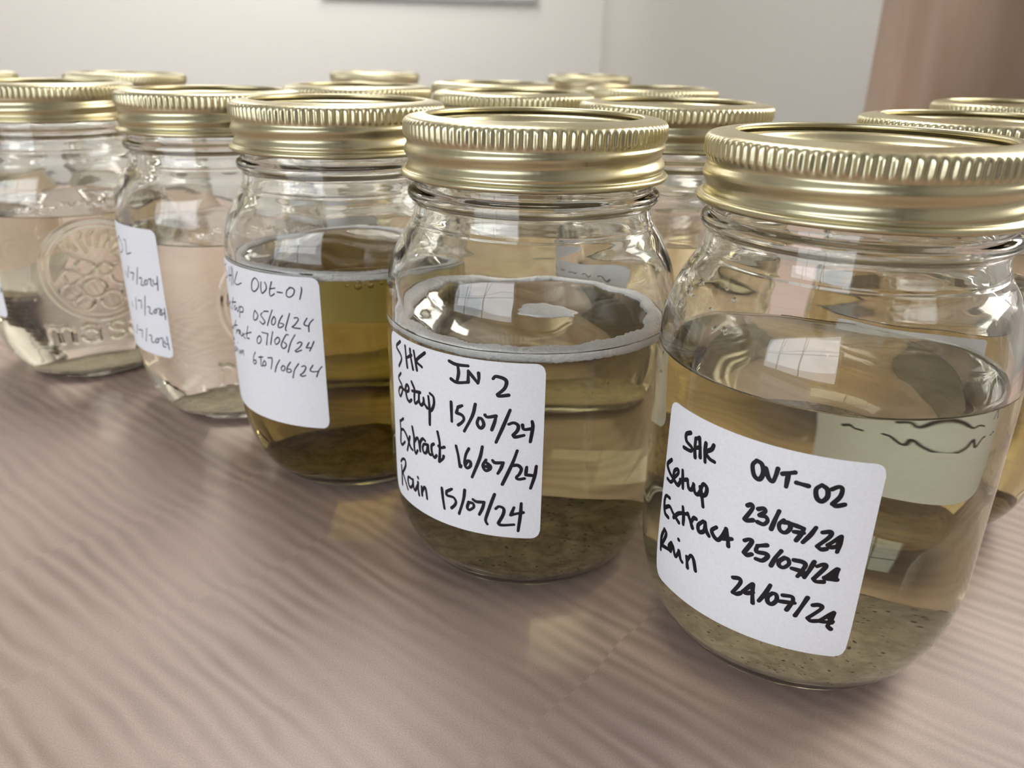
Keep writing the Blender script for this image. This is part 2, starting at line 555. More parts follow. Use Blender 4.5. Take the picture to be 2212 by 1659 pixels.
def relief(S, Z):
    """moulded emblem: a ring with fruit and leaf fronds, letters below; S, Z in mm around the emblem centre."""
    H = np.zeros(S.shape)
    def line(pts, w, h):
        nonlocal H
        H = np.maximum(H, h * np.clip(1 - (seg_dist(S, Z, pts) / w) ** 2, 0, 1))
    line(arc(0, 0, 23, 22.5, 0, 360, 60), 1.0, 0.6)
    line(arc(0, 0, 20.6, 20.2, 0, 360, 60), 0.5, 0.35)
    for a in range(5, 150, 16):                                   # fronds
        r0, r1 = 9 + 2 * math.sin(a), 18
        c0 = math.radians(a); c1 = math.radians(a - 12)
        line([(r0 * math.cos(c0), 2 + r0 * math.sin(c0)), (14 * math.cos((c0 + c1) / 2 + .06), 2 + 14 * math.sin((c0 + c1) / 2 + .06)),
              (r1 * math.cos(c1), 1 + (r1 - 1) * math.sin(c1))], 0.55, 0.4)
    for cx, cz, r in ((-12, -2, 3.6), (-5.5, 1.5, 3.8), (2.5, 0.2, 3.0), (9.5, -3, 5.0), (-12.5, -9, 4.3), (-3, -8, 4.6), (-8, -14, 3.8), (3.5, -14, 4.4), (11, -11.5, 3.6)):
        line(arc(cx, cz, r, r * 0.9, 0, 360, 18), 0.6, 0.45)
        H = np.maximum(H, 0.22 * np.clip(1 - ((S - cx) ** 2 + (Z - cz) ** 2) / (r * r), 0, 1))
    y = -32.5
    letters = [  # m a s o n
        [[(-26, y), (-26, y + 8)], arc(-23.2, y + 5, 2.8, 3, 180, 0, 8) + [(-20.4, y)], arc(-17.6, y + 5, 2.8, 3, 180, 0, 8) + [(-14.8, y)]],
        [arc(-8, y + 3, 3.2, 3.1, 0, 360, 16), [(-4.8, y + 6), (-4.8, y)], arc(-8, y + 6, 3.2, 2.2, 150, 0, 8)],
        [arc(3.5, y + 6.2, 3, 1.9, 30, 270, 10), arc(3.5, y + 2, 3, 2.1, 90, -150, 10)],
        [arc(13, y + 4, 3.6, 4, 0, 360, 18)],
        [[(20, y), (20, y + 8)], arc(23, y + 5, 3, 3, 180, 0, 8) + [(26, y)]]]
    for L in letters:
        for pts in L:
            line(pts, 1.0, 0.85)
    rng = random.Random(4)
    for k in range(17):                                           # worn, unreadable arc of small bumps above the ring
        s = -27 + k * 3.4
        zc = 29.5 - 0.002 * s * s
        line([(s - 1.0, zc + rng.uniform(-1.4, 1.4)), (s, zc + rng.uniform(-1.4, 1.4)), (s + 1.0, zc + rng.uniform(-1.4, 1.4))], 0.6, 0.4)
    return H

def glass_mesh(level, seed, emblem=None):
    n = 160 if emblem is None else 620
    P = OUTER
    if emblem is not None:                                       # denser rows where the relief sits
        keep_lo = P[P[:, 1] < 18.5]
        body_z = np.arange(18.6, 90, 0.42)
        keep_lo = keep_lo[:np.argmax(keep_lo[:, 1] > 18.0) + 1] if (keep_lo[:, 1] > 18).any() else keep_lo
        i_hi = np.where((P[:, 1] >= 90.2))[0][0]
        P = np.vstack([P[(np.arange(len(P)) < np.where(P[:, 1] >= 18.5)[0][0])], np.stack([outer_r(body_z), body_z], -1), P[i_hi:]])
    th = np.linspace(0, 2 * np.pi, n, endpoint=False)
    R = np.repeat(P[:, :1], n, 1).copy()
    Z = np.repeat(P[:, 1:], n, 1)
    body = np.clip((P[:, 1] - 4) / 10, 0, 1) * np.clip((108 - P[:, 1]) / 10, 0, 1)
    TH = np.broadcast_to(th, R.shape)
    R += body[:, None] * 0.06 * noise2(TH, Z, seed)
    R += 0.16 * np.exp(-((Z - 106.6 - 0.5 * np.sin(TH)) / 0.35) ** 2)      # mould seam around the neck
    if emblem is not None:
        d = (TH - math.radians(emblem) + np.pi) % (2 * np.pi) - np.pi
        R += relief(d * 41.9, Z - 55.5) * body[:, None]
    Vo = revolve_verts(R, P[:, 1], n)
    # inner wall: only above the water, the water's own skin closes the rest
    Q = INNER[INNER[:, 1] > level + 0.9]
    Q = np.vstack([Q[:-1] if Q[-1, 1] - level < 1.2 else Q, [[inner_r(level + 0.9), level + 0.9]]])
    THi = np.broadcast_to(th, (len(Q), n))
    Zi = np.repeat(Q[:, 1:], n, 1)
    bi = np.clip((Q[:, 1] - 4) / 10, 0, 1) * np.clip((108 - Q[:, 1]) / 10, 0, 1)
    Ri = np.repeat(Q[:, :1], n, 1) + bi[:, None] * 0.27 * noise2(THi, Zi, seed + 50)
    Vi = revolve_verts(Ri[1:], Q[1:, 1], n)
    F = grid_faces(len(P) + len(Q) - 1, n)
    me = mesh_np('glass', np.vstack([Vo, Vi]), F, mats=[M_GLASS])
    return me

def water_mesh(level, seed, mat):
    n = 160
    Q = INNER[::-1]
    Q = Q[Q[:, 1] < level + 0.7]
    Q = np.vstack([Q, [[inner_r(level + 0.9), level + 0.9]]])
    th = np.linspace(0, 2 * np.pi, n, endpoint=False)
    TH = np.broadcast_to(th, (len(Q), n))
    Z = np.repeat(Q[:, 1:], n, 1)
    b = np.clip((Q[:, 1] - 4) / 10, 0, 1)
    R = np.repeat(Q[:, :1], n, 1) + b[:, None] * 0.27 * noise2(TH, Z, seed + 50)
    rw = inner_r(level)
    top = np.array([(rw - 0.25, level + 0.42), (rw - 0.8, level + 0.12), (rw - 2.0, level), (rw * 0.7, level), (rw * 0.35, level), (0.0, level)])
    Rt = np.repeat(top[:, :1], n, 1)
    V = revolve_verts(np.vstack([R, Rt]), np.concatenate([Q[:, 1], top[:, 1]]), n)
    F = grid_faces(len(Q) + len(top), n)
    me = mesh_np('water', V, F, mats=[mat])
    att = me.attributes.new('interface_ior', 'FLOAT', 'FACE')
    rows = np.repeat(np.arange(len(Q) + len(top) - 1), n)
    att.data.foreach_set('value', np.where(rows < len(Q) - 1, 1.333 / 1.5, 1.333).astype(np.float32))
    sharp = me.attributes.new('sharp_edge', 'BOOLEAN', 'EDGE')
    ring = (len(Q) - 1) * n
    ev = np.empty(len(me.edges) * 2, dtype=np.int32)
    me.edges.foreach_get('vertices', ev)
    ev = ev.reshape(-1, 2)
    sharp.data.foreach_set('value', ((ev >= ring) & (ev < ring + n)).all(1))
    return me

def sediment_mesh(h, seed, mat):
    n = 120
    Q = INNER[::-1]
    Q = Q[Q[:, 1] < h]
    Q = np.vstack([Q, [[inner_r(h), h]]])
    Q = Q + 0
    Q[:, 0] = np.maximum(Q[:, 0] - 0.3, 0)
    Q[:, 1] += 0.3
    th = np.linspace(0, 2 * np.pi, n, endpoint=False)
    rt = Q[-1, 0] * np.linspace(0.985, 0, 16)
    V1 = revolve_verts(Q[:, 0], Q[:, 1], n)
    Rt = np.repeat(rt[:, None], n, 1)
    TH = np.broadcast_to(th, Rt.shape)
    X, Y = Rt * np.cos(TH), Rt * np.sin(TH)
    rng = np.random.RandomState(seed)
    Zt = np.full(Rt.shape, h + 0.25)
    for k in range(9):
        L = rng.uniform(5, 26)
        a = rng.uniform(0, 6.28)
        Zt = Zt + 0.22 * np.sin((X * math.cos(a) + Y * math.sin(a)) * 6.28 / L + rng.uniform(0, 6.28))
    Zt = np.maximum(Zt, 5.4)
    V2 = np.stack([X, Y, Zt], -1).reshape(-1, 3)
    return mesh_np('sediment', np.vstack([V1, V2]), grid_faces(len(Q) + 16, n), mats=[mat])

def foam_mesh(level, seed, width, gap=None):
    """ring of foam clinging to the wall at the water line."""
    n = 360
    rw = inner_r(level) - 0.32
    th = np.linspace(0, 2 * np.pi, n, endpoint=False)
    rng = np.random.RandomState(seed)
    W = width * (1 + 0.27 * noise2(th, 0 * th, seed) + 0.12 * np.sin(17 * th + 1) + 0.08 * rng.uniform(-1, 1, n))
    hi = 1.15 + 0.2 * noise2(th, 0 * th, seed + 3) + 0.08 * rng.uniform(-1, 1, n)
    lo = 2.2 + 0.45 * noise2(th, 0 * th, seed + 7) + 0.22 * rng.uniform(-1, 1, n)
    if gap is not None:
        g = np.clip(1 - np.abs((th - math.radians(gap[0]) + np.pi) % (2 * np.pi) - np.pi) / math.radians(gap[1]), 0, 1)
        lo = lo * (1 - 0.6 * g); hi = hi * (1 - 0.5 * g); W = W * (1 - .5 * g)
    prof = []
    for k in range(14):
        a = 2 * math.pi * k / 14
        c_, s_ = math.cos(a), math.sin(a)
        r = rw - W * 0.5 * (1 - abs(c_) ** 0.5 * np.sign(c_))
        z = level + np.where(s_ >= 0, hi * abs(s_) ** 0.6, -lo * abs(s_) ** 0.6 * np.clip(0.35 + 0.65 * (c_ * .5 + .5), 0, 1))
        prof.append((r, z))
    R = np.array([p[0] for p in prof] + [prof[0][0]])
    Z = np.array([p[1] for p in prof] + [prof[0][1]])
    rip = 0.1 * rng.uniform(-1, 1, (14, n))
    Z[:14] += rip; Z[14] = Z[0]
    V = np.stack([R * np.cos(th), R * np.sin(th), Z], -1)[:14].reshape(-1, 3)
    F = []
    for i in range(14):
        a, b = i * n, ((i + 1) % 14) * n
        for j in range(n):
            j2 = (j + 1) % n
            F.append((a + j, b + j, b + j2, a + j2))
    return mesh_np('foam', V, F, mats=[M_FOAM])

def foam_island_mesh(level, cx, cy_, rx, ry, seed):
    n = 60
    th = np.linspace(0, 2 * np.pi, n, endpoint=False)
    k = 1 + 0.16 * noise2(th, 0 * th, seed) + 0.05 * np.sin(9 * th)
    rows = []
    for s, z in ((0.0, -0.5), (0.6, -0.5), (0.97, -0.25), (1.0, 0.0), (0.92, 0.35), (0.55, 0.6), (0.0, 0.7)):
        rows.append(np.stack([cx + rx * k * s * np.cos(th), cy_ + ry * k * s * np.sin(th), np.full(n, level + z)], -1))
    return mesh_np('foam_patch', np.array(rows).reshape(-1, 3), grid_faces(7, n), mats=[M_FOAM])

def band_mesh():
    n = 720
    th = np.linspace(0, 2 * np.pi, n, endpoint=False)
    rows = []                                                   # (r, z, flute weight, thread weight)
    for r, z in ((29.3, 132.25), (28.95, 132.5), (28.85, 133.1), (29.05, 133.5), (29.5, 133.65), (30.2, 133.6), (31.6, 133.4), (33.0, 133.15), (34.1, 132.9)):
        rows.append((r, z, 0, 0))
    for r, z, f in ((34.75, 132.6, 0), (35.15, 132.2, 0.15), (35.35, 131.75, 0.7), (35.4, 131.2, 1), (35.4, 130.2, 1), (35.4, 129.2, 1), (35.38, 128.5, 0.9), (35.25, 128.05, 0.4), (35.05, 127.6, 0)):
        rows.append((r, z, f, 0))
    for z in np.linspace(127.1, 120.3, 26):
        w = min(1, (127.4 - z) / 1.2, (z - 119.9) / 1.0)
        rows.append((34.95, z, 0, max(w, 0)))
    for r, z in ((35.05, 119.8), (35.5, 119.55), (36.1, 119.35), (36.45, 118.95), (36.5, 118.5), (36.3, 118.1), (35.8, 117.85), (35.3, 117.95), (34.95, 118.3), (34.3, 119.4), (33.9, 120.5), (33.8, 127), (33.9, 131.2), (33.0, 132.2), (29.6, 132.25)):
        rows.append((r, z, 0, 0))
    rows = np.array(rows)
    fl = np.cos(100 * th)
    fl = np.sign(fl) * np.abs(fl) ** 0.7
    pitch = 5.4
    R = rows[:, :1] + rows[:, 2:3] * 0.3 * fl[None, :]
    R = R + rows[:, 3:4] * 0.5 * np.cos(2 * np.pi * ((rows[:, 1:2] - 121.6) / pitch) - th[None, :])
    V = revolve_verts(R, rows[:, 1], n)
    m = len(rows)
    F = grid_faces(m, n, flip=True)
    last = np.stack([np.arange(n) + (m - 1) * n, (np.arange(n) + 1) % n + (m - 1) * n, (np.arange(n) + 1) % n, np.arange(n)], -1)[:, ::-1]
    return mesh_np('lid_band', V, np.vstack([F, last]), mats=[M_GOLD])

def disc_mesh():
    n = 128
    P = catmull([(0, 129.4), (12, 129.4), (23.5, 129.35), (25.0, 129.5), (25.8, 130.2), (26.5, 131.2), (27.5, 131.65), (29, 131.7), (32.2, 131.7)], 3)
    Q = np.array([(32.2, 131.4), (29, 131.4), (26.8, 130.9), (25.4, 129.4), (24.4, 129.05), (0, 129.1)])
    R = np.concatenate([P[:, 0], Q[:, 0]])
    Z = np.concatenate([P[:, 1], Q[:, 1]])
    F = grid_faces(len(R), n, flip=True)
    idx = np.repeat((np.arange(len(R) - 1) >= len(P) - 1).astype(int), n)
    me = mesh_np('lid_disc', revolve_verts(R, Z, n), F, mats=[M_GOLD, M_SEAL], mat_idx=idx)
    me.set_sharp_from_angle(angle=math.radians(60))
    return me

def label_mesh(a0, a1, z0, z1, tilt=0.0):
    """square sticker wrapped on the body between angles a0 and a1 (degrees)."""
    ns, nz, cr = 72, 30, 2.6
    s0, s1 = math.radians(a0) * 42, math.radians(a1) * 42
    k = np.arange(ns + 1) / ns
    S = s0 + (s1 - s0) * (0.5 - 0.5 * np.cos(np.pi * k)) * 0.5 + (s1 - s0) * k * 0.5
    V = []
    for off in (0.06, 0.17):
        for s in S:
            e = min(s - s0, s1 - s)
            d = cr - math.sqrt(max(cr * cr - (cr - e) ** 2, 0)) if e < cr else 0
            for j in range(nz + 1):
                z = z0 + d + (z1 - z0 - 2 * d) * j / nz + tilt * (s - (s0 + s1) / 2)
                r = outer_r(z) + 0.1 + off
                V.append((r * math.cos(s / 42), r * math.sin(s / 42), z))
    m = nz + 1
    N = (ns + 1) * m
    F = []
    for i in range(ns):
        for j in range(nz):
            a, b, c, d = i * m + j, (i + 1) * m + j, (i + 1) * m + j + 1, i * m + j + 1
            F.append((a + N, b + N, c + N, d + N))
            F.append((d, c, b, a))
    rim = [i * m for i in range(ns + 1)] + [ns * m + j for j in range(1, m)] + [i * m + nz for i in range(ns - 1, -1, -1)] + [j for j in range(nz - 1, 0, -1)]
    for a, b in zip(rim, rim[1:] + rim[:1]):
        F.append((a, b, b + N, a + N))
    me = mesh_np('label', V, F, mats=[M_PAPER])
    me.set_sharp_from_angle(angle=math.radians(50))
    return me

def writing_mesh(width, text, mat):
    V, F = [], []
    def put(s, z, lift):
        r = float(outer_r(z)) + 0.1 + 0.2 + lift
        V.append((r * math.cos(s / 42), r * math.sin(s / 42), z))
        return len(V) - 1
    rng = random.Random(3)
    for q, st in enumerate(text.split('|')):
        v = [float(x) for x in st.split()]
        pts = np.array([(math.radians(v[i]) * 42, v[i + 1]) for i in range(0, len(v), 2)])
        C = catmull(pts, 6) if len(pts) > 2 else np.linspace(pts[0], pts[1], 9)
        lift = 0.004 * (q % 5)
        T = np.gradient(C, axis=0)
        T /= np.maximum(np.linalg.norm(T, axis=1, keepdims=True), 1e-6)
        Nn = np.stack([-T[:, 1], T[:, 0]], -1)
        L = len(C)
        hw = width / 2 * (1 + 0.10 * np.sin(np.linspace(0, 5, L) + rng.uniform(0, 6)))
        a = [put(*(C[i] + Nn[i] * hw[i]), lift) for i in range(L)]
        b = [put(*(C[i] - Nn[i] * hw[i]), lift) for i in range(L)]
        for i in range(L - 1):
            F.append((b[i], b[i + 1], a[i + 1], a[i]))
        for i, sgn in ((0, -1), (L - 1, 1)):                     # round ends
            base = math.atan2(T[i][1] * sgn, T[i][0] * sgn)
            cap = [put(C[i][0] + hw[i] * math.cos(base + t), C[i][1] + hw[i] * math.sin(base + t), lift)
                   for t in np.linspace(-math.pi / 2, math.pi / 2, 7)]
            F.append(tuple(cap))
    return mesh_np('handwriting', V, F, smooth=False, mats=[mat])

def bubble_mesh(r):
    V, F = [], []
    nu, nv = 16, 9
    for i in range(nv + 1):
        p = math.pi * i / nv
        for j in range(nu):
            t = 2 * math.pi * j / nu
            V.append((r * math.sin(p) * math.cos(t), r * math.sin(p) * math.sin(t), r * math.cos(p)))
    return mesh_np('bubble', V, grid_faces(nv + 1, nu, flip=True), mats=[M_BUBBLE])

def scrawl(a0, a1, rows, seed):
    """lines of illegible pen scrawl for labels that are only ever seen through other jars."""
    rg = random.Random(seed)
    out = []
    for z in rows:
        a = a0 + 6
        while a < a1 - 8:
            n = rg.randint(4, 7)
            st = []
            for q in range(n):
                st += [a, z + rg.uniform(-1.5, 1.5)]
                a += rg.uniform(0.8, 2.2)
            out.append(' '.join('%.1f' % v for v in st))
            a += rg.uniform(2.5, 5)
    return '|'.join(out)

BAND, DISC = band_mesh(), disc_mesh()

WRITING = {
 'B': (0.92, '-146.6 76.1 -150.1 73.9 -146.7 72.4 -146 71 -148.4 68.6|-142.8 75.7 -142.3 72.8 -141.7 69.8|-139.4 75.5 -139.2 73.7 -137.9 70.1|-142.4 72.3 -138.6 74|-137.1 75.5 -136.2 72.7 -135.5 70.4|-130.9 76.2 -135.6 73.1 -132.6 71.9|-119.7 75.9 -116.9 75.4 -112.2 75.6|-116.2 75.1 -115.9 73.2 -116.5 71|-119 71.1 -116.7 70.5 -113 71 -112.1 71.3|-112.2 71.2 -112.1 74.2|-112.1 74.2 -108.6 71.4|-108.6 71.4 -108.2 72.6 -108.3 74.1|-103.1 73.1 -102.1 73.8 -99.4 73.4 -98.4 72.5 -99.1 70.7 -101.5 68.9|-101.5 68.9 -101 68.5 -97.6 69|-147 66.8 -149.2 64.9 -146.7 63.5 -146 62 -148.1 59.6 -149.5 60.6 -148.5 62.1 -146.5 62.6 -143.4 62.4 -141.4 63 -141.3 64.2 -142.4 64.5 -143.5 63.4 -143.2 61.7 -142.5 60.4 -141 59.9 -139.5 60.8|-139.1 66.2 -137.4 64.4 -137.6 62.1 -137.2 60.3 -135 61.6|-139 63.6 -134 64.3|-134.7 64 -134.8 61.7 -133.6 60.7 -132.2 61.8 -132.2 63.1|-132.2 61.8 -131.2 61.1 -130.3 60.6|-129.6 64.2 -129.1 60.3 -129.2 56|-128.8 65.2 -127.1 64.5 -126.9 62.5 -128 60.6 -129 60.1|-119.1 64.6 -119 61.9 -118.9 59.1|-114.6 64.3 -116.3 63.6|-116.3 63.6 -116.9 61.9|-116.9 61.9 -114.7 61.6 -113.9 60.7 -114.6 59.6 -116.2 58.5|-109.5 65.4 -110.6 62 -113.8 57.1|-108.2 61.7 -108.8 60.2 -108.1 59.1 -107.1 59 -106.3 60.1 -107.1 61.5 -108.2 61.7|-105.9 62.8 -105 62.3 -101.9 62.9|-101.9 62.9 -102.4 61.1 -103.4 58.8|-97 64.9 -99.1 60.6 -101.8 55.4|-97.4 60.9 -95.6 61.4 -94.1 60.7 -94.3 59.3 -95.8 57.9|-95.8 57.9 -95 57.4 -92 58|-92.6 60.9 -92 59.7 -89.1 60|-89.3 62 -89 60.4 -89.7 56.2|-146.3 53.2 -149.4 51.5|-149.4 51.5 -149 48.6 -149.5 45.1 -148.1 44.5 -145.5 46.2|-149 48.9 -146.6 49.7 -143.8 48.5 -141.3 45.9 -139.8 45.4|-141.6 49 -142.6 46.6 -143.8 44.1|-139.6 52.6 -138.6 49.6 -138.6 46.5 -137.7 44.9 -136.5 46.2|-138.4 48.5 -136.5 50.1 -135.7 49.3 -134.9 46.5|-135 46.8 -134.8 49.1 -133.3 50.7 -131.9 50.4|-131 49.5 -132.6 49.2 -133.4 47.9 -132.7 46.6 -131.3 47.1 -130.4 49.4|-130.4 49.6 -130 47.3 -129 46.9|-127.4 50.6 -128.5 49.8 -128.4 47.9 -127.2 46.5 -126.1 47.4|-125.4 54.7 -124.5 51.7 -124.5 48.4 -124.8 45.9|-124.8 45.9 -123.1 47.1 -122.7 48|-125 50.5 -123.8 50.3 -122.3 50.8|-117.2 52.2 -116.3 49.5 -115.6 46.3 -115.2 46.7|-112 52.3 -113.2 50.3 -113.7 47.6 -112.8 46.4 -111.4 47.2 -111.4 48.4 -112.5 48.5 -113.5 47.2|-106.8 53.6 -107.8 50 -110.7 44|-105.4 49.9 -106.6 48.1 -105.6 46.7 -104 47.3 -103.8 48.2 -105.1 49|-105.8 48 -104.7 47.8|-103 50 -102 49.4 -99.1 49.7|-99.1 49.7 -99.9 47.9 -101 46.3|-94.2 53.5 -95.8 49.7 -99.3 43.2|-95.5 49.1 -93.8 49.2 -92.6 48.2 -93.2 46.7 -94.3 45.6 -93.4 45.1 -91.4 45.4|-90.7 48.8 -91 46.5|-91 46.5 -87.8 46.3|-87.3 49.1 -87.8 46.1 -89.1 42.5|-149.7 37.3 -149.6 34 -149.9 30.8|-150.3 38.3 -148.3 39.8 -146 40.2 -145.9 38.3 -148.8 35.2|-148.8 35.2 -147.3 33.9 -144.8 31|-141.1 35.6 -143.7 35.5 -144.2 33.8 -142.9 32.4 -140.9 33.6 -140.3 35.7|-140.3 35.8 -140 33.2 -139 32.7 -137.4 34.7|-136.9 36 -137 33.9 -136.5 31.9|-136.9 37.6 -136.7 37.3|-134.7 35.3 -134.6 32.4|-134.4 33.8 -133 35.6 -132.2 34.9 -131.7 32.2|-123.8 37.9 -123.4 34.7 -122.8 31.6|-119.2 38.7 -121.6 37.4|-121.6 37.4 -121.5 36.2 -118.6 36.2 -117.5 35.1 -118 33.9 -119.5 32.6|-113.7 39.5 -114.3 36.3 -116.2 31.5|-112.1 36 -112.7 34.3 -111.9 33.6 -110.1 34.8 -110.4 35.9 -112.1 36|-110.4 37.2 -109 36.7 -106 37|-106 37 -106.6 35.1 -107.9 32.8|-102.1 39.9 -103.4 36.9 -105.2 32.4 -105.4 31.1 -104.8 30.2|-101.6 35.5 -100.4 36.3 -98.7 35.8 -98.8 34 -100.6 31|-100.6 31 -99.5 30.5 -94.8 31|-94.9 36.4 -96 34|-96 34 -94.1 34.5 -91.5 35|-92.3 37.8 -92.5 34.2 -93.2 29'),
 'A': (1.05, '-151.5 68.3 -153.4 67.3 -153 65.7 -150.3 64.9 -150.6 63.9 -153.9 63.7|-149 67.6 -148.9 65.1 -148.4 63|-147.5 68.3 -146.8 66.1 -146.3 63.7|-148.8 65.2 -146.8 66.1|-148.9 67.7 -147.4 68.2|-144.7 67.8 -144.7 65.7 -144.2 63.2|-141.7 68.2 -142.3 67 -144.3 65.6 -142.6 64.5 -140.7 64.3|-127.3 68.5 -128.3 67.1 -127.4 64.8 -125.7 64.3 -124.9 66.1 -125.7 68 -127.3 68.5|-124.4 67.3 -123.2 65.3 -121.9 64.7 -121.3 66.2 -121 68|-119.5 67.1 -116.2 68.1|-117.9 67.5 -118 64.3|-115.4 65.8 -112.1 65.6|-108.6 66.4 -109.9 65.2 -109.3 63.2 -107.8 62.6 -106.6 63.9 -107 65.6 -108.6 66.4|-105.8 65.8 -104.1 66.6 -103.1 66.1 -103.3 64.3 -104.9 62.4|-104.9 62.4 -103.9 62 -101.7 62.6|-159.6 58.3 -161.8 56.3 -160 54.7 -157.7 53.8 -158.8 52.5 -160.9 52.6|-157.5 54 -155.3 56.2 -155.6 57.2 -157.4 56.1 -157.2 54 -154.9 53.2 -153.9 54.3|-153.2 57.8 -152.2 53.4|-153.9 55 -150.5 56.3|-150.5 56.3 -149.5 54.4 -148.1 54.6 -147.5 56.1|-147.7 56.2 -146.7 54.3 -145.3 54.3 -144.4 55.7|-144.8 56.4 -143.7 54.3 -142.8 51.9|-144.5 55.9 -143.7 57.6 -142.2 57 -142.4 55.3 -144 54.3|-158.3 48.2 -160.6 47.9 -161.2 45.8 -160.2 43.2 -158 42.8|-160.5 44.6 -157.8 46 -155.7 45.1 -152.2 43.8|-155.1 44 -152.5 46.3 -148.6 47.6|-151.1 48.6 -150.3 46.2 -150.1 44.2|-148.6 47.8 -147.1 46.3 -145.9 44.9|-146.8 45.9 -145.9 47.6 -144.8 47.8|-141.9 48.3 -143.7 46.5 -143 45 -141.2 45.9 -141.1 48.2|-141.2 48.3 -140.4 46.3 -139.2 45.3|-136.9 48.5 -138.4 47.1 -137.3 45.8 -135.7 45.5 -134.5 47.1 -133.6 49.2|-133.6 49.2 -132.6 46.9 -132.1 45.1|-134.3 46.3 -131.3 47.3|-134 47.2 -132.8 46.8|-159.4 38.7 -160.8 35.8 -160.6 32.1|-159.4 38.8 -158.1 37.7 -160.3 33.6|-160.3 33.6 -156.9 34.2 -154.8 34.4|-154.7 36.8 -155.9 35.3 -154.8 34.3 -153.9 36.5 -152.1 34 -150.6 36|-150.6 36.3 -149.5 34.5 -148.6 34|-151.4 39.3 -151.1 39.2|-146.8 36.3 -146 33.5|-146.4 35.5 -145.1 37.4 -143.8 36.7 -142.6 34.1|-128 57.1 -126.9 57.7 -126.4 56.8 -128.3 53.5|-128.3 53.5 -127.6 53.3 -125.7 54|-124.7 57.1 -123.1 57.7 -122.6 57 -124 55.7|-124 55.7 -122.2 55.8 -121.5 54.9 -122.5 53.8 -124.3 53.9|-118.7 58.1 -119.4 55.9 -120.1 53.2|-117 56.2 -118.1 54.9 -117.5 53.5 -116 53.3 -114.9 54.6 -115.4 55.8 -116.9 55.7|-115.1 55.8 -111.2 55.3|-111.2 55.3 -111.6 53.9 -112.7 52|-113.7 54 -111 54.2|-108 56.1 -109.1 54.1 -110.8 51.9|-106 55.2 -103.9 55.6 -103.9 54.4 -106.8 51.6|-106.8 51.6 -105.5 51 -104.1 51.3|-100.8 54.8 -104 52.3|-104 52.3 -102.8 51.9 -100.8 52.5|-100.7 54.6 -100.8 52.7 -101.1 50.9|-101.3 53.1 -101 51.6|-127.3 48.2 -125.9 48.9 -125 48.5 -126.9 45.1|-126.9 45.1 -126 44.7 -124.5 45.4|-120.5 48.9 -123.2 48|-123.2 48 -123.3 46.5 -120.5 46.7 -119.8 46.1 -121.1 44.7 -123.1 44.6|-116.2 48.5 -117.5 46.4 -118.4 44.1|-115 47 -116.3 45.8 -116.1 44.7 -114.8 44.5 -113.5 45.7 -113.9 46.8 -115 47|-112.3 47 -109.9 47 -108.9 46.3 -109.7 44.5 -110.5 43.1|-112.5 44.8 -109.1 44.6|-109.9 43.9 -108.6 43.6|-106.7 47.6 -107.5 45.5 -108.6 43.2|-105.7 46.6 -104.1 47.3 -103.4 46.7 -106 43.3|-106 43.3 -105.2 42.7 -103.1 42.9|-100.1 46.6 -103.1 44|-103.1 44 -102.2 43.8 -99.5 43.9|-99.7 46.6 -100.1 45.2 -100 43.8|-101.7 44.5 -100.3 44.9|-129.1 37.5 -127.1 37.9 -126.6 36.8 -128.6 33.5|-128.6 33.5 -127.3 33.5 -126.1 34.2|-122.9 37.7 -125.5 34.8|-125.5 34.8 -124.2 34.8 -122.3 35.7|-122.7 37.8 -122.4 35.3 -121.9 32.8|-117.6 39 -118.7 36.4 -120.2 33.9|-116.6 37.1 -117.8 35.8 -117.5 34.4 -116.2 34.2 -115.1 35.6 -115.5 37 -116.6 37.1|-113.6 37.3 -111 37.5 -110.5 36.4 -111.1 35.1 -111.8 33.7|-114.3 35.5 -109.9 36|-106.6 38.1 -107.7 35.6 -109.1 32.7|-104.7 36.4 -103 36.7 -102.1 35.9 -105.5 32.7|-105.5 32.7 -104.4 32.1 -102.4 32.4|-98.5 35.2 -102.1 32.5|-102.1 32.5 -100.3 32.4 -98.2 32.7|-98.4 35.1 -98.8 32.6 -99.4 31.4 -98.3 30.6|-99.3 33.4 -98.4 32.4'),
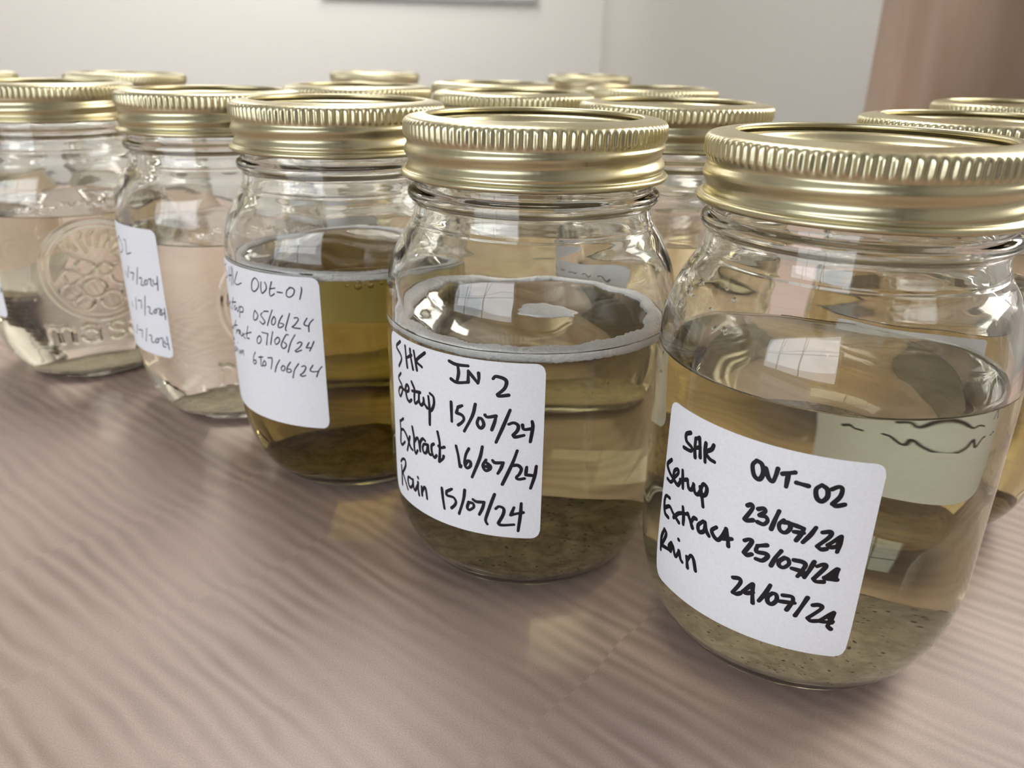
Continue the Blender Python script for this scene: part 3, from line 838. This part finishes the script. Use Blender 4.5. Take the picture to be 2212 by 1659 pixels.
 'C': (0.46, '-151.3 81.3 -155.5 79.8 -152.6 78.5 -150.4 77.3 -158 74.9|-145.1 81.2 -146.3 78.4 -146.7 76.2|-142 81.8 -142.9 79 -144.2 75.1|-147.9 77.9 -142.7 78.8|-140.6 81.5 -141.2 77.9 -141.4 75.9|-135.7 81 -138.5 78.3 -139.6 76.8 -137 76.5 -132.9 77.7|-122.5 80.8 -124.5 79.3 -125.1 76.7 -123.5 76.2 -121.3 77.4 -120.3 79.1 -121.3 80.5 -122.5 80.8|-118.7 79.9 -119.2 77.6 -118.6 76.2 -116.1 77.8 -116 79.3 -116.6 80|-112.8 80.5 -114.1 77.8 -114.4 76.3 -113.7 75.8 -111.8 76.7|-114.1 78.1 -111.3 78.6|-110.3 77.4 -107.6 77.4|-103.6 79.4 -105.4 78.2 -105.7 76.6 -104.3 76.2 -102.5 77.1 -101.8 78.6 -102.7 79.3 -104.1 79.3|-98.5 79.7 -98.5 78.6 -99.6 75.8|-157.5 69.3 -159.5 67.4 -156.6 66.7 -159.5 64.5 -159.4 65.3|-154.6 66.6 -150.7 68.3 -153.9 66.4 -150.5 65.6|-144.6 70.7 -147 67.8 -148.1 65.9|-147.9 68.5 -141.3 69.8|-142.4 68.6 -144.5 67.2 -143.3 66.7 -141.1 68 -140.9 67 -139.5 66.9 -138.5 68.6|-137.2 69.2 -137.8 67 -138.5 65|-137.2 68.7 -135 69.3 -133.8 68.8 -134.8 67.5 -137.5 67.1|-124.6 69.7 -125.7 68.3 -126.2 66.5 -125.1 66.3 -123.6 67.1 -123 68.5 -124.6 69.7|-116.2 70.4 -118.4 70.2 -119.1 69.9|-119.9 69.5 -121 68.6 -119.8 67.6 -118.8 66.5 -120.3 65.6 -122 66.3|-113.9 71.1 -115.6 68.6 -117.5 65.5|-113.3 69 -114.6 67.7 -114.9 66.3 -113.8 66.2 -112.7 67.3 -112.7 68.6 -113.3 69|-108.7 69.8 -110.4 68 -111.5 66 -110.8 65.5 -109.1 66.1 -108.6 66.9 -110.2 67.1|-105 70.8 -106.3 68.4 -107.8 65.4 -107.4 64.8|-103 69.4 -101.6 69.6 -101.2 68.9 -102.8 67.3 -104.4 66.3|-104.4 66.3 -103.4 66.1 -100.5 66|-97.1 69.7 -98.6 67.9 -98.1 67.2 -96.6 67.2|-94.3 69.4 -95.8 68.3 -96.6 67 -96.7 65.2|-159.5 58.5 -159.4 58.3 -159.4 56.5 -158.6 56.8|-159.4 57.5 -159.5 57.5|-155.4 58.5 -150.3 58.3|-149.2 59.8 -159.5 56.2|-144.4 62.8 -147 60.3 -146.5 59|-148.5 60.2 -143 61.3|-144.3 59.4 -146.5 57.5|-145.1 58.5 -142.7 59.8 -141.4 59.9|-140.4 60.1 -142.4 58.9 -141.2 58.6 -139.8 60|-139.8 60 -139.8 58.4 -138.1 58.6 -137.1 59.8|-135.4 59.8 -137 58.8 -135.2 58.1|-131.5 63.1 -133.2 60.2 -133.4 58.7 -131.4 58.8|-134.1 60 -129.3 61.4|-123.5 61.1 -125.2 59.8 -125.3 58.4 -123.9 58.4 -122.5 59.7 -122.6 60.9 -123.5 61.1|-121.4 62.6 -117.8 62.6|-117.8 62.6 -118.4 61.2 -119.3 58.6|-114.8 63.7 -115.8 61.5 -116.7 59.1|-112.4 62.1 -114.1 60.9 -114 59.7 -113.1 59.6 -111.6 60.8 -111.6 61.8 -112.4 62.1|-106.7 63.4 -107.7 63.4 -109.6 61.4 -110.8 59.5 -110 58.5 -108.6 59 -108.1 60.1 -109.2 60.7|-103.4 63.7 -105.8 60.9 -107.6 57.4|-102.7 60.8 -101.4 61.4 -100.5 61.1 -101.4 59.8 -104 58.2|-104 58.2 -103.3 57.9 -100.8 58.7|-97.1 61.5 -98.6 59.6|-98.6 59.6 -96.5 59.7|-94.9 61.9 -96 60.1 -97.1 58.6|-156.1 54.2 -159.5 51.9 -159.5 50.7|-154.7 54.4 -152.4 54.3 -159.5 52.1 -153.8 52.1|-145.8 54.5 -145.4 54.4|-150.5 52 -156.3 49.4 -151.4 50.1 -148.3 52.1 -148.5 50.8|-146.1 52.1 -146.2 50.4|-143.8 52 -143.8 50.7 -141.9 52.5 -141.4 51.3|-141.3 51.5 -139.2 53.1 -139 51.3|-127.7 54.6 -129.2 53.1 -130.1 50.9 -129.5 50.1 -128 50.8 -128 51.7 -129.6 51.4|-123.9 53.8 -124.2 52.2 -124.4 50.4 -123.2 50.6|-125.6 53.2 -122.5 53.8|-121.8 52.6 -123.2 51.3 -122.5 50.7 -121.2 51.2 -121.2 52.3 -122.1 52.5|-119.4 54 -116.9 54.4|-116.9 54.4 -117 52.9 -118.1 50.3|-112.5 54.2 -114.6 51.8 -115.8 49.5|-111 52.4 -112.1 51.4 -111.7 50.5 -110.5 50.8 -110 52 -111 52.4|-106.9 54 -108.6 52.2 -109.2 50.5 -108 50.3 -106.8 50.9 -107.4 51.5 -108.8 51.4|-102.9 53.8 -105.1 51.5 -106.3 48.6|-101.5 52.9 -100.2 53.3 -99.6 52.6 -100.8 51 -102.6 49.9|-102.6 49.9 -101.7 49.5 -99.9 49.9|-96.2 53.7 -97.6 52 -96.5 51.4 -93.9 51.7|-92.2 53.4 -93.7 51.9 -94.9 49.7'),
 'D': (0.5, '-142.9 79.1 -150 75.1 -146.6 72 -140.1 73.4 -138.6 76.3 -142.9 79.1|-134.5 78.8 -132.2 78.1 -133.5 74.7 -133.3 73|-133.3 73 -128.4 74.1|-134 67.9 -138.4 62.8|-141.2 65.1 -141.3 63|-133 65.6 -128.9 66|-128.9 66 -131.4 62.8|-124.1 68.7 -127.3 61.7|-124.1 64.5 -122.1 64.9 -122.3 63.3 -123.2 61.9 -121 62|-118.8 64.4 -120.2 62.7 -118.4 62.6 -117.2 64.2 -118.8 64.4|-116.4 64.8 -114.5 65.2 -115.1 63.1 -113.7 62.4|-113 65 -112.9 63.3 -110.2 63.9|-109.8 66.6 -110.7 61|-138.3 52.7 -138.4 50.6|-131.4 55.6 -133 50.4|-129.4 54.7 -125.7 55.2|-125.7 55.2 -126.7 51.8|-121.4 57.7 -124.4 49.3|-120.7 53.3 -118.7 53.2 -119.8 51 -117.5 50.7|-114.9 52.9 -116.5 51.5 -114.8 51.4 -113.7 52.9 -114.9 52.9|-113 53.5 -111.3 53.3 -112.1 51.2 -110.2 51|-110.4 53.4 -110.6 51.7 -108.6 51.9|-108.3 53.9 -108.6 49.4|-147.1 40.9 -143.6 38.7|-135.7 43.4 -139.2 38.9|-134.9 41.5 -129.9 42.1|-129.9 42.1 -131.5 38.5|-124.9 43.6 -127.6 37.8|-123.5 41 -121.2 41.1 -122.1 38.7 -120 38.3|-117.3 40.4 -119 38.8 -116.8 38.9 -115.7 40.5 -117.3 40.4|-115 40.7 -112.8 41 -113.1 37.8 -111.3 37.6|-111.6 40.1 -111.5 39 -109.3 38.9|-109.6 42 -109.2 36.8'),
 'E': (0.42, '-114.5 47.9 -114.9 46.2 -114.1 46 -113.1 47.9'),
}


WATERS = {
    'straw': water_mat('straw_water', (0.92, 0.90, 0.76)),
    'olive': water_mat('olive_water', (0.68, 0.63, 0.43)),
    'amber': water_mat('amber_water', (0.52, 0.41, 0.10)),
    'honey': water_mat('honey_water', (0.68, 0.58, 0.27)),
    'clear': water_mat('clear_water', (0.93, 0.90, 0.83)),
    'tan': water_mat('tan_water', (0.80, 0.76, 0.60)),
}
G = 'gold-lidded jars standing on the table'
# key: x, y, level, water, sediment height, sediment material, label (a0, a1, z0, z1, tilt) or None, emblem angle, label text
JARS = [
    ('A', 78.6, 185.2, 81.2, 'straw', 9.5, M_SED_GREY, (-163.2, -92.3, 22.6, 73.0, -0.012), None,
     'nearest jar at right, bold label OUT-02 dated 23/07/24, straw water over grey silt'),
    ('B', 4.8, 225.0, 78.8, 'olive', 9.5, M_SED_DARK, (-155.8, -85.1, 26.6, 77.7, 0.0), None,
     'jar with bold black label IN 2 dated 15/07/24 and a white foam ring'),
    ('C', -60.3, 281.8, 82.6, 'amber', 7.5, M_SED_DARK, (-160.6, -90.7, 31.0, 83.0, 0.0), None,
     'jar of dark amber water with thin pen label OUT-01 dated 05/06/24'),
    ('D', -123.4, 336.8, 78.2, 'clear', 5.6, M_SED_PALE, (-177.0, -107.0, 33.0, 84.6, 0.0), -46,
     'jar of clear water with a label ending 02, left of the amber jar'),
    ('E', -211.8, 379.8, 79.2, 'clear', 5.6, M_SED_PALE, (-183.5, -113.5, 33.8, 85.0, 0.0), -52.5,
     'leftmost front jar, clear water, moulded round fruit emblem on its glass'),
    ('F', -247.2, 533.3, 80.0, 'clear', 6.5, M_SED_GREY, None, None,
     'jar standing behind the leftmost front jar, only its lid showing above it'),
    ('G', -338.0, 502.0, 80.0, 'tan', 8.0, M_SED_DARK, None, None,
     'jar at the far left edge, just a sliver of its lid in view'),
    ('H', -77.6, 409.6, 80.0, 'tan', 5.8, M_SED_PALE, (-140, -70, 33, 84, 0.0), None,
     'jar directly behind the amber jar, lid rim rising just above it'),
    ('I', -115.9, 686.9, 80.0, 'clear', 6.0, M_SED_GREY, None, None,
     'small distant jar lid, highest one behind the amber jar, against the white wall'),
    ('J', -1.8, 372.6, 82.0, 'tan', 5.8, M_SED_PALE, None, None,
     'jar directly behind the IN 2 jar, fluted lid edge showing'),
    ('K', -14.1, 486.8, 80.0, 'clear', 6.0, M_SED_GREY, None, None,
     'jar in the third row, thin slice of lid behind the one behind IN 2'),
    ('L', 58.7, 312.8, 86.6, 'straw', 5.8, M_SED_PALE, (-183, -113, 33, 84, 0.0), None,
     'jar of straw water standing behind the gap between IN 2 and OUT-02'),
    ('M', 72.0, 457.3, 80.0, 'clear', 6.0, M_SED_GREY, None, None,
     'third-row jar, its lid the last before the bare grey wall right of the corner'),
    ('N', 61.0, 730.6, 80.0, 'clear', 6.0, M_SED_GREY, None, None,
     'most distant jar, tiny blurred lid right under the room corner line'),
    ('O', 142.9, 257.3, 80.0, 'honey', 9.0, M_SED_DARK, (-160, -90, 28, 79, 0.0), None,
     'brown-water jar half hidden behind the right side of the OUT-02 jar'),
    ('P', 217.4, 363.0, 80.0, 'tan', 7.0, M_SED_DARK, None, None,
     'rear right jar in front of the brown post, its lid cut by the frame'),
]
rng = random.Random(11)
SMALL = bubble_mesh(1.35)
for k, (key, x, y, level, wat, sh, sm, lab, emb, text) in enumerate(JARS):
    j = empty('mason_jar', (x, y, 0))
    tag(j, text, 'jar', G)
    add('glass', glass_mesh(level, 100 + k, emb), j)
    add('water', water_mesh(level, 100 + k, WATERS[wat]), j)
    add('sediment', sediment_mesh(sh, 200 + k, sm), j)
    d = add('lid_disc', DISC, j)
    b = add('lid_band', BAND, j)
    a = {'A': 0.2, 'B': 0.0, 'C': -0.1}.get(key, rng.uniform(0, 6.28))
    b.rotation_euler.z = a
    if lab:
        l = add('label', label_mesh(*lab), j)
        l['label'] = 'square white paper sticker with handwriting'
        if key in WRITING:
            w, st = WRITING[key]
            add('handwriting', writing_mesh(w, st, M_INK if key in 'AB' else M_PEN), l)
        elif key in 'LO':
            add('handwriting', writing_mesh(0.55, scrawl(lab[0], lab[1], {'O': (53, 47), 'L': (76, 69, 60, 50)}[key], 7 + k), M_INK), l)
    if key == 'B':
        f = add('foam', foam_mesh(level, 5, 4.6), j)
        add('foam_patch', foam_island_mesh(level, 4.5, -3, 8.5, 6.5, 8), j)
    if key == 'A':
        rd = random.Random(21)
        dm = bubble_mesh(1.0)
        dm.materials.clear(); dm.materials.append(M_DROP)
        for i in range(12):
            z = rd.uniform(91, 102)
            t = math.radians(rd.uniform(-178, -140))
            q = inner_r(z) - 0.25
            o = add('droplet', dm, j)
            sc = rd.uniform(0.35, 0.75)
            o.scale = (sc, sc, sc * rd.uniform(0.7, 1.2))
            o.location = (q * math.cos(t) * MM, q * math.sin(t) * MM, z * MM)
    if key == 'C':
        f = add('foam', foam_mesh(level, 6, 3.4), j)
        for i, (ad, r_, s_) in enumerate(((-74, 37.2, 1.0), (-68, 37.3, 0.85), (-79, 37.8, 0.55), (-63, 37.8, 0.5), (-71, 37.9, 0.45))):
            o = add('bubble', SMALL, j)
            o.scale = (s_, s_, s_)
            t = math.radians(ad)
            o.location = (r_ * math.cos(t) * MM, r_ * math.sin(t) * MM, (level - 2.2 - 1.1 * s_) * MM)
